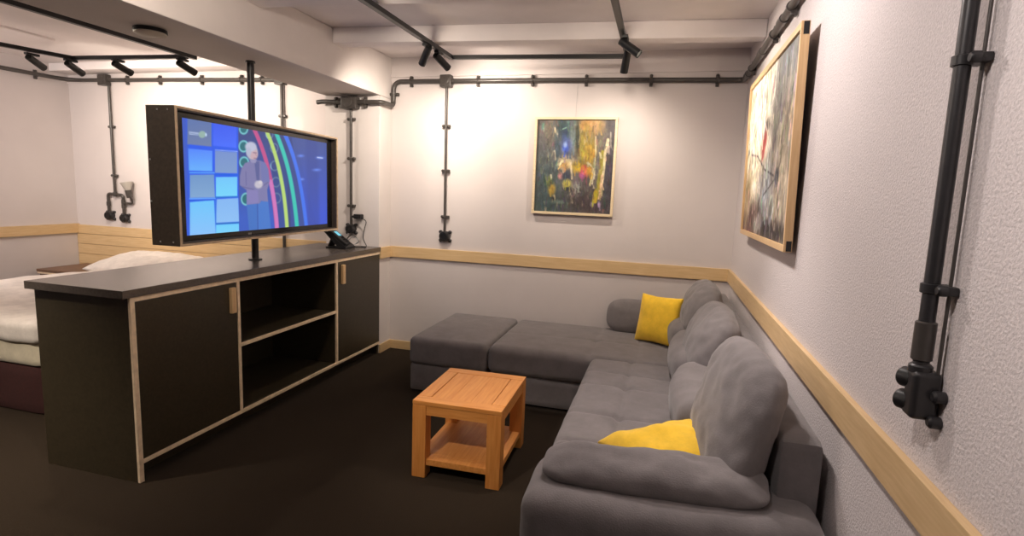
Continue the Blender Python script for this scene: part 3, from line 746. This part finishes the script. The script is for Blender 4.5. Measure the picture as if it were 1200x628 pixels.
# ================================================================== COFFEE TABLE
tb = thing('side_table', 'small boxy oak table with a lower shelf standing on the carpet', 'table', (-1.5915, -1.926, 0), (0, 0, .0236))
hx, hy, hz = .2554, .2992, .448
lg = .080
for sx in (-1, 1):
    for sy in (-1, 1):
        a, b_ = sorted((sx*hx, sx*(hx-lg))); c, d = sorted((sy*hy, sy*(hy-lg)))
        link('leg', bx(a, b_, c, d, 0, hz-.024, bev=.004), M['oak_z'], tb)
g = .0018
for sy in (-1, 1):
    a, b_ = sorted((sy*hy, sy*(hy-lg+g))); link('top_rail', bx(-hx, hx, a, b_, hz-.0235, hz, bev=.003), M['oak_x'], tb)
for sx in (-1, 1):
    a, b_ = sorted((sx*hx, sx*(hx-lg+g))); link('top_rail', bx(a, b_, -hy+lg, hy-lg, hz-.0235, hz, bev=.003), M['oak_y'], tb)
xx = [-hx+lg+g, -.06, .055, hx-lg-g]
for a, b_ in zip(xx, xx[1:]): link('top_board', bx(a, b_-.0006, -hy+lg, hy-lg, hz-.0235, hz-.002, bev=.0015), M['oak_y'], tb)
for sy in (-1, 1):
    a, b_ = sorted((sy*(hy-.004), sy*(hy-.026))); link('apron', bx(-hx+lg, hx-lg, a, b_, .368, hz-.024, bev=.002), M['oak_x'], tb)
for sx in (-1, 1):
    a, b_ = sorted((sx*(hx-.004), sx*(hx-.026))); link('apron', bx(a, b_, -hy+lg, hy-lg, .368, hz-.024, bev=.002), M['oak_y'], tb)
bm = BM(); box(bm, -hx+.012, hx-.012, -hy+lg, hy-lg, .072, .108, bev=.003); box(bm, -hx+lg, hx-lg, -hy+.012, -hy+lg, .072, .108, bev=.003); box(bm, -hx+lg, hx-lg, hy-lg, hy-.012, .072, .108, bev=.003)
link('shelf', bm, M['oak_y'], tb)

# ================================================================== CORNER SOFA
sofa = thing('corner_sofa', 'large grey velour corner sofa along the right wall with its chaise against the back wall', 'sofa', (-.9, -1.8, 0))
def gauss(d, s): return math.exp(-(d/s)**2)
def seat_fn(p):
    x, y, z = p
    if z > .40:
        k = (z-.40)/.05
        cr = .012*math.cos((x+.59)/.86*PI*.9)*math.cos((y+1.95)/1.9*PI*.9)
        g = .013*gauss(x+.725, .018)
        for yy in (-1.36, -1.62, -2.09, -2.45): g += .011*gauss(y-yy+.02*math.sin((x+.7)*6), .016)
        for yy in (-1.62, -2.09): g += .014*gauss(math.hypot(x+.725, y-yy), .035)
        z += (cr-g)*k
    return x, y, z
SX0, SX1 = -1.012, -.15
bm = softbox(SX0, SX1, -2.86, -1.03, .235, .452, .055, (56, 110, 12), seat_fn, .004, 5); link('seat_cushion', W(sofa, bm), M['grey'], sofa)
bm = softbox(SX0+.012, -.03, -3.10, -1.03, .012, .24, .03, (20, 40, 8)); link('base', W(sofa, bm), M['grey'], sofa)
def ch_fn(p):
    x, y, z = p
    if z > .40:
        k = (z-.40)/.05
        g = .009*gauss(x+.69, .018)+.009*gauss(x+1.03, .018)+.006*gauss(y+.59, .018)
        g += .012*gauss(math.hypot(x+1.03, y+.59), .03)
        z += (.010*math.cos((x+1.)/1.7*PI*.9)*math.cos((y+.55)*PI*.9)-g)*k
    return x, y, z
bm = softbox(-1.795, -.15, -1.045, -.05, .225, .448, .06, (90, 54, 12), ch_fn, .004, 5); link('chaise_cushion', W(sofa, bm), M['grey'], sofa)
bm = softbox(-1.788, -.03, -1.03, -.055, .012, .23, .03, (40, 24, 8)); link('chaise_base', W(sofa, bm), M['grey'], sofa)
def back_fn(p):
    x, y, z = p; t = max(0, (z-.45)/.4); x -= .03*(1-t); return x if x < -.04 else p[0], y, z
bm = softbox(-.165, -.026, -3.03, -.10, .06, .845, .03, (8, 60, 24), None, .003, 4); link('backrest', W(sofa, bm), M['grey'], sofa)
def arm_fn(p):
    x, y, z = p
    if z > .35: z += .045*(x+.98)/.95*(z-.35)/.25
    return x, y, z
bm = softbox(-.985, -.03, -3.235, -2.845, .012, .605, .075, (46, 22, 26), arm_fn, .006, 5); link('armrest', W(sofa, bm), M['grey'], sofa)
# three lumbar pads against the back
for y0, y1 in ((-.85, -.12), (-1.635, -.87), (-2.43, -1.655)):
    yc, hw = (y0+y1)/2, (y1-y0)/2
    def lf(p, yc=yc, hw=hw):
        x, y, z = p; a = max(0, 1-((y-yc)/hw)**2); b_ = max(0, 1-((z-.60)/.2)**2)
        if x < -.3: x -= .055*a*b_
        return x, y, z
    bm = softbox(-.43, -.17, y0, y1, .425, .70, .09, (12, 30, 20), lf, .006, 6); link('lumbar_pad', W(sofa, bm), M['grey'], sofa)
for i, (x, y) in enumerate(((-.95, -3.15), (-.1, -3.15), (-1.72, -.97), (-1.72, -.12), (-.1, -.12), (-.95, -1.1))):
    bm = BM(); cyl(bm, (x, y, 0), (x, y, .02), .022, 16); link('foot', W(sofa, bm), M['black'], sofa)

ot = thing('ottoman', 'grey velour ottoman block at the left end of the chaise', 'ottoman', (-2.12, -.55, 0))
def ot_fn(p):
    x, y, z = p
    if z > .38: z += .014*math.cos((x+2.12)/.66*PI)*math.cos((y+.55)*PI)*(z-.38)/.07
    return x, y, z
bm = softbox(-2.442, -1.803, -1.045, -.055, .225, .446, .04, (40, 54, 12), ot_fn, .003, 5); link('cushion_top', W(ot, bm), M['grey'], ot)
bm = softbox(-2.436, -1.81, -1.035, -.06, .012, .23, .02, (24, 30, 8)); link('base', W(ot, bm), M['grey'], ot)
for x in (-2.38, -1.87):
    for y in (-.98, -.12):
        bm = BM(); cyl(bm, (x, y, 0), (x, y, .02), .022, 16); link('foot', W(ot, bm), M['black'], ot)

# loose cushions
def cushion(name, bm, mat, loc, rot, label, cat='cushion', group=None):
    o = link(name, bm, mat, None, True, 180); place(o, loc, rot); return tag(o, label, cat, group)
R = math.radians
# big back cushions: local XZ face, thickness along Y -> rotate so that the face looks to -X
for k, (loc, rot, w, h, t, lb) in enumerate((
    ((-.262, -.64, .80), (R(-17), 0, R(-88)), .72, .42, .24, 'plump grey back cushion farthest from the camera, in the sofa corner'),
    ((-.255, -1.42, .765), (R(-22), 0, R(-88)), .78, .44, .24, 'plump grey back cushion in the middle of the three on the sofa'),
    ((-.265, -2.650, .785), (R(-15), R(-3), R(-86)), .82, .535, .215, 'large plump grey back cushion nearest the camera, above the long arm bolster'))):
    cushion('back_cushion', pillow(w, h, t, 44, p=2.4, wr=.011, seed=k+1, sup=(3., 3.2, 3.8)[k]), M['grey'], loc, rot, lb, 'cushion', 'grey back cushions on the sofa')
cushion('bolster_cushion', pillow(.75, .205, .115, 44, p=2.2, wr=.010, seed=6, sup=4.4), M['grey'], (-.562, -3.045, .664), (R(-76), R(-3), R(-2.5)), 'long flat grey bolster lying across the near armrest')
cushion('bolster_cushion', pillow(.46, .30, .15, 34, p=2.4, wr=.006, seed=9, sup=3.0), M['grey'], (-.76, -.155, .585), (R(-12), 0, 0), 'grey cushion leaning on the back wall behind the yellow pillow')
cushion('throw_pillow', pillow(.37, .39, .14, 34, pinch=.07, wr=.006, seed=3), M['yellow'], (-.555, -.46, .645), (R(-14), R(-2), R(-32)), 'mustard yellow pillow standing upright at the far end of the chaise', 'pillow', 'yellow throw pillows')
cushion('throw_pillow', pillow(.47, .42, .22, 34, pinch=.09, wr=.010, seed=4), M['yellow'], (-.475, -2.715, .560), (R(-80), R(-9), R(27)), 'mustard yellow pillow lying behind the long grey bolster on the near armrest', 'pillow', 'yellow throw pillows')

# ================================================================== PAINTINGS
p1 = thing('painting', 'upright dark abstract painting with yellow and blue strokes on the back wall', 'painting', (-1.37, -.03, 1.85))
x0, x1, z0, z1 = -1.732, -1.006, 1.425, 2.273; fw = .022; yf, yb_ = -.048, -.010
bm = BM(); box(bm, x0, x1, yf, yb_, z0, z0+fw, bev=.002); box(bm, x0, x1, yf, yb_, z1-fw, z1, bev=.002); box(bm, x0, x0+fw, yf, yb_, z0+fw, z1-fw, bev=.002); box(bm, x1-fw, x1, yf, yb_, z0+fw, z1-fw, bev=.002)
link('frame', W(p1, bm), M['frame_pale'], p1)
bm = BM(); cyl(bm, (-1.378, -.006, z1-.01), (-1.374, -.006, K-.02), .0012, 6); link('hanging_wire', W(p1, bm), M['steel'], p1)
cv = Canvas([(630.5, 140.5), (719.5, 140.5), (715, 249.5), (627, 245.5)], 150, 170)
def streaks(cv, amp, sx=60, sy=14, seed=1):
    g = np.random.default_rng(seed); out = np.zeros(cv.U.shape)
    for k in range(4):
        a = g.normal(size=(sy*2**k+2, sx*2**k//2+2)); yi = cv.Vv*(a.shape[0]-1.001); xi = cv.U*(a.shape[1]-1.001)
        y0, x0_ = yi.astype(int), xi.astype(int); fy, fx = yi-y0, xi-x0_
        out += (a[y0, x0_]*(1-fy)*(1-fx)+a[y0+1, x0_]*fy*(1-fx)+a[y0, x0_+1]*(1-fy)*fx+a[y0+1, x0_+1]*fy*fx)/(1.5**k)
    cv.C = np.clip(cv.C*(1+amp*out[..., None]), 0, 1)
def smear(cv, n, seed, amp=.12, w=(.004, .012), ln=(.02, .09), lean=.02):
    g = np.random.default_rng(seed); asp = cv.nh/cv.nw
    for k in range(n):
        u, v = g.uniform(0, 1), g.uniform(0, 1); c = cv.C[int(v*(cv.nh-1)), int(u*(cv.nw-1))].copy()
        c = np.clip(c*(1+g.normal()*amp)+g.normal(size=3)*.03, 0, 1); l = g.uniform(*ln); u1, v1 = u+g.normal()*lean, v+l; ww = g.uniform(*w)
        j0, j1 = max(0, int((v-.03)*cv.nh)), min(cv.nh, int((v1+.03)*cv.nh)+1)
        U_, V_ = cv.U[j0:j1], cv.Vv[j0:j1]*asp; dx, dy = u1-u, (v1-v)*asp
        t = np.clip(((U_-u)*dx+(V_-v*asp)*dy)/(dx*dx+dy*dy), 0, 1); d = np.hypot(U_-u-t*dx, V_-v*asp-t*dy)
        m = np.clip((ww-d)/.006+.5, 0, 1)[..., None]*.8; cv.C[j0:j1] = cv.C[j0:j1]*(1-m)+c*m
cv.C[:] = np.array((104, 97, 95))/255.
cv.blob(640, 215, 18, 40, (66, 82, 86), .7); cv.blob(650, 240, 30, 14, (58, 78, 80), .7); cv.blob(692, 235, 30, 18, (74, 62, 64), .6); cv.blob(712, 200, 8, 60, (66, 62, 70), .6)
cv.blob(655, 160, 12, 24, (104, 100, 92), .7); cv.blob(645, 150, 6, 14, (120, 110, 96), .7); cv.blob(668, 150, 9, 12, (84, 108, 112), .6); cv.blob(700, 160, 10, 16, (116, 108, 92), .6)
cv.blob(658, 148, 6, 8, (50, 74, 78), .5); cv.blob(662, 158, 5, 8, (44, 62, 92), .5); cv.blob(671, 160, 4, 16, (116, 130, 130), .5); cv.blob(653, 176, 4, 18, (66, 84, 96), .6)
cv.blob(688, 148, 12, 9, (202, 150, 82), .45); cv.blob(698, 146, 8, 7, (196, 158, 104), .5); cv.blob(685, 170, 9, 20, (150, 136, 56), .45); cv.blob(690, 178, 7, 16, (176, 142, 50), .5); cv.blob(676, 160, 2.2, 17, (56, 62, 52), .4)
cv.blob(663, 170, 6, 9, (84, 104, 170), .5); cv.blob(662.5, 173, 3.2, 5, (70, 100, 214), .4); cv.blob(662, 169, 2, 3, (150, 176, 230), .5)
cv.blob(663, 189, 9, 7, (206, 190, 150), .45); cv.blob(661, 193, 6, 4, (206, 160, 96), .5); cv.stroke([(655, 192), (659, 188)], 3, (232, 222, 176)); cv.stroke([(669, 190), (670, 208)], 2.2, (224, 206, 170))
cv.blob(677, 194, 6, 6, (204, 166, 40), .45); cv.blob(684, 201, 5, 6, (190, 84, 92), .5); cv.blob(682, 205, 3, 3, (168, 80, 130), .5); cv.blob(690, 199, 4, 5, (220, 160, 50), .5); cv.blob(684, 195, 3, 3, (214, 96, 70), .5)
cv.blob(657, 205, 3, 3.5, (206, 140, 140), .5); cv.blob(664, 205, 5, 5, (52, 56, 76), .4); cv.blob(664.5, 214, 4.5, 5, (196, 186, 84), .4); cv.blob(666, 220, 6, 2, (46, 48, 60), .4)
cv.stroke([(697, 160), (697, 176), (696, 192), (691, 216)], 2.0, (222, 208, 160)); cv.stroke([(688, 190), (695, 195)], 2.2, (220, 210, 170)); cv.stroke([(697, 196), (694, 214)], 1.4, (216, 206, 170))
cv.stroke([(705, 178), (704, 200), (700, 220), (697, 234)], 6, (156, 146, 52)); cv.stroke([(698, 224), (697, 234)], 5, (186, 158, 40))
cv.stroke([(711, 163), (708, 178), (707, 195), (705, 212), (702, 230)], 3, (222, 208, 168)); cv.stroke([(702, 178), (703.5, 184)], 2.4, (214, 204, 160)); cv.stroke([(705, 205), (702, 230)], 3, (226, 190, 150))
cv.stroke([(714, 155), (714.5, 172)], 1.6, (166, 160, 150)); cv.blob(694, 238, 2, 2.5, (170, 160, 170), .5); cv.blob(702, 237, 2, 3, (150, 134, 156), .5)
cv.blob(647, 220, 4, 7, (176, 146, 60), .5); cv.blob(643, 210, 4, 6, (110, 120, 66), .6); cv.stroke([(646, 204), (646.5, 207)], 2, (206, 200, 176)); cv.blob(650, 230, 1.5, 3, (210, 190, 150), .5); cv.blob(649, 232, 1.6, 3, (36, 34, 36), .5)
cv.blob(676, 216, 5, 4, (134, 136, 134), .5); cv.stroke([(668, 222), (671, 236)], 2, (150, 138, 122)); cv.stroke([(672, 218), (680, 224)], 1.6, (150, 148, 140)); cv.blob(655, 235, 8, 2, (104, 124, 116), .6)
cv.blob(637, 147, 2, 3, (96, 150, 126), .5); cv.stroke([(650, 150), (652.5, 157)], 2, (196, 186, 164)); cv.stroke([(650, 176), (651, 186)], 1.6, (186, 180, 160)); cv.stroke([(657, 152), (664, 149)], 1.2, (130, 170, 150))
cv.blob(706, 245, 2, 1.6, (150, 96, 80), .5)
for k in range(110):
    u, v = rng.uniform(632, 714), rng.uniform(145, 244); l = rng.uniform(2, 7); q = rng.choice([0, 1, 2]); c = [(120, 126, 118), (48, 50, 54), (168, 154, 128)][q]
    cv.stroke([(u, v), (u+rng.normal()*1.2, v+l)], rng.uniform(.5, 1.4), c, .55)
smear(cv, 520, 21, .09, (.004, .011), (.02, .07), .012)
streaks(cv, .08, 50, 20, 2)
cv.C = np.clip(cv.C*.9, 0, 1)
cv.mesh('canvas', M['paint'], p1, (x0+fw+1.37, -.028+.03, z1-fw-1.85), (x1-x0-2*fw, 0, 0), (0, 0, -(z1-z0-2*fw)))
link('backing', W(p1, bx(x0+.01, x1-.01, -.026, -.012, z0+.01, z1-.01)), M['black'], p1, False)

ya, yb2, pz0, pz1 = -2.225, -.79, 1.385, 2.368
p2 = thing('painting', 'large tall pale abstract painting with grey and red strokes on the right wall', 'painting', (-.020, -1.5, pz0), (0, -R(1.3), 0))
# local frame: x = -distance from wall, origin at the lower back edge
H2 = pz1-pz0; fw = .030; dx0, dx1 = -.036, 0.
bm = BM(); Y0, Y1 = ya+1.5, yb2+1.5
box(bm, dx0, dx1, Y0, Y1, 0, fw, bev=.002); box(bm, dx0, dx1, Y0, Y1, H2-fw, H2, bev=.002); box(bm, dx0, dx1, Y0, Y0+fw*.6, fw, H2-fw, bev=.002); box(bm, dx0, dx1, Y1-fw, Y1, fw, H2-fw, bev=.002)
link('frame', bm, M['frame_z'], p2)
for a, b_ in ((H2-.055, H2-.003), (.004, .05)): link('corner_slot', bx(dx0+.010, dx1-.004, Y0-.0015, Y0+.004, a, b_), M['black'], p2, False)['label'] = 'dark slot at the frame corner'
link('backing', bx(dx0+.018, dx1-.004, Y0+.012, Y1-.012, .012, H2-.012), M['black'], p2, False)
cv = Canvas([(888, 104), (933, 40), (917, 289), (874, 268)], 200, 170)
U, Vq = cv.U, cv.Vv
cv.C[:] = np.array((214, 204, 186))/255.
def ub(u, v, ru, rv, col, soft=.5, a=1.):
    d = np.sqrt(((U-u)/ru)**2+((Vq-v)/rv)**2); cv.mix(np.clip((1+soft-d)/(2*soft), 0, 1)*a, col)
def us(pts, w, col, a=1.):
    d = np.full(U.shape, 9.)
    for (a0, b0), (a1, b1) in zip(pts, pts[1:]):
        dx, dy = a1-a0, (b1-b0)*.7; t = np.clip(((U-a0)*dx+(Vq*.7-b0*.7)*dy)/(dx*dx+dy*dy+1e-9), 0, 1)
        d = np.minimum(d, np.hypot(U-a0-t*dx, Vq*.7-b0*.7-t*dy))
    cv.mix(np.clip((w+.004-d)/.008, 0, 1)*a, col)
ub(.22, .3, .22, .5, (242, 232, 210), .4); ub(.80, .2, .24, .32, (128, 130, 132), .35); ub(.92, .45, .2, .3, (150, 140, 126), .5); ub(.58, .2, .07, .35, (206, 200, 190), .5)
ub(.5, .92, .6, .14, (118, 110, 104), .4); ub(.2, .95, .3, .1, (120, 96, 92), .5); ub(.62, .72, .22, .16, (164, 168, 174), .5); ub(.08, .75, .1, .2, (168, 152, 128), .5); ub(.85, .72, .16, .2, (176, 166, 150), .5)
ub(.66, .36, .05, .3, (120, 116, 112), .6); ub(.46, .42, .035, .05, (176, 70, 70), .5); ub(.43, .46, .03, .06, (190, 96, 94), .5); us([(.45, .36), (.43, .52)], .010, (170, 66, 68)); ub(.5, .33, .05, .03, (100, 88, 90), .5)
us([(.12, .47), (.3, .5), (.5, .60), (.75, .66)], .0035, (62, 62, 68)); us([(.75, .66), (.5, .76), (.42, .86)], .0035, (84, 80, 84)); ub(.76, .65, .04, .03, (70, 76, 92), .6); us([(.42, .78), (.38, .9)], .010, (98, 78, 78))
ub(.72, .95, .25, .05, (70, 64, 66), .5); ub(.4, .94, .1, .06, (190, 186, 180), .5)
g2 = np.random.default_rng(11)
for k in range(240):
    u, v = g2.uniform(0, 1), g2.uniform(0, 1); l = g2.uniform(.02, .1)
    pal = [(240, 230, 210), (120, 112, 108), (70, 66, 68), (190, 176, 156)] if v < .8 else [(70, 66, 68), (150, 146, 142), (110, 84, 80), (190, 184, 174)]
    us([(u, v), (u+g2.normal()*.01, min(1, v+l))], g2.uniform(.002, .007), pal[g2.integers(4)], .6)
smear(cv, 700, 22, .12, (.003, .009), (.02, .07), .012)
streaks(cv, .09, 80, 12, 5)
cv.C = np.clip((cv.C-.6)*1.3+.56, 0, 1)
cv.mesh('canvas', M['paint'], p2, (dx0+.012, Y1-fw, H2-fw), (0, Y0+fw*.6-(Y1-fw), 0), (0, 0, -(H2-2*fw)))
# ================================================================== BED CORNER
bed = thing('bed', 'double bed with white linen on a dark red base left of the cabinet', 'bed', (-5.35, -1.2, 0))
BX0, BX1, BY0, BY1 = -6.22, -4.46, -2.34, -.06
link('bed_base', W(bed, softbox(BX0, BX1, BY0, BY1, .0, .335, .03, (20, 24, 8))), M['bedbase'], bed)
link('mattress', W(bed, softbox(BX0-.01, BX1+.01, BY0-.01, BY1, .325, .60, .05, (24, 28, 10))), M['skirt'], bed)
def duv(p):
    x, y, z = p; k = mnoise.noise(V((x*2.2, y*2.2, 1)))+.5*mnoise.noise(V((x*5, y*5, 2)))
    if z > .5: z += .022*k
    else: z += .03*mnoise.noise(V((x*3, y*3, 5)))
    return x+.01*k, y+.008*k, z
link('duvet', W(bed, softbox(BX0-.03, BX1+.03, BY0-.035, -.55, .49, .655, .055, (60, 60, 10), duv)), M['linen'], bed)
pl = cushion('bed_pillow', pillow(1.0, .60, .19, 36, pinch=.03, wr=.012, seed=12), M['linen'], (-5.82, -.36, .705), (R(-80), 0, R(2)), 'big white bed pillow lying against the wooden planks', 'pillow')
ns = thing('bedside_table', 'low brown bedside table between the bed and the left wall', 'bedside table', (-6.70, -.30, 0))
link('table_top', W(ns, bx(-7.10, -6.30, -.58, -.03, .555, .585, bev=.003)), M['walnut'], ns)
link('drawer_box', W(ns, bx(-7.08, -6.32, -.56, -.035, .26, .535, bev=.003)), M['walnut'], ns)
link('middle_edge', W(ns, bx(-7.095, -6.305, -.575, -.035, .535, .555, bev=.002)), M['ply_edge'], ns)
for x in (-7.05, -6.35):
    for y in (-.52, -.09): link('leg', W(ns, bx(x-.02, x+.02, y-.02, y+.02, 0, .26, bev=.003)), M['walnut'], ns)

# ================================================================== LIGHT AND CAMERA
wd = bpy.data.worlds.new('World'); SC.world = wd; wd.use_nodes = True
wd.node_tree.nodes['Background'].inputs[0].default_value = (0, 0, 0, 1); wd.node_tree.nodes['Background'].inputs[1].default_value = 0

cam = bpy.data.cameras.new('Camera'); co = bpy.data.objects.new('Camera', cam); COL.objects.link(co)
pit, yaw, rol, f = -.13662947, .26405999, -.03882421, 640.
cy, sy, cp, sp, cr, sr = math.cos(yaw), math.sin(yaw), math.cos(pit), math.sin(pit), math.cos(rol), math.sin(rol)
Rz = Matrix(((cy, -sy, 0), (sy, cy, 0), (0, 0, 1))); Rx = Matrix(((1, 0, 0), (0, cp, -sp), (0, sp, cp))); Ry = Matrix(((cr, 0, sr), (0, 1, 0), (-sr, 0, cr)))
Rm = Rz @ Rx @ Ry @ Matrix(((1, 0, 0), (0, 0, -1), (0, 1, 0)))
co.matrix_world = Matrix.Translation((-.5841734, -4.88008229, 1.6)) @ Rm.to_4x4()
cam.sensor_width = 36.; cam.sensor_fit = 'HORIZONTAL'; cam.lens = f*36/1200.; cam.clip_start = .02; cam.clip_end = 50
SC.camera = co
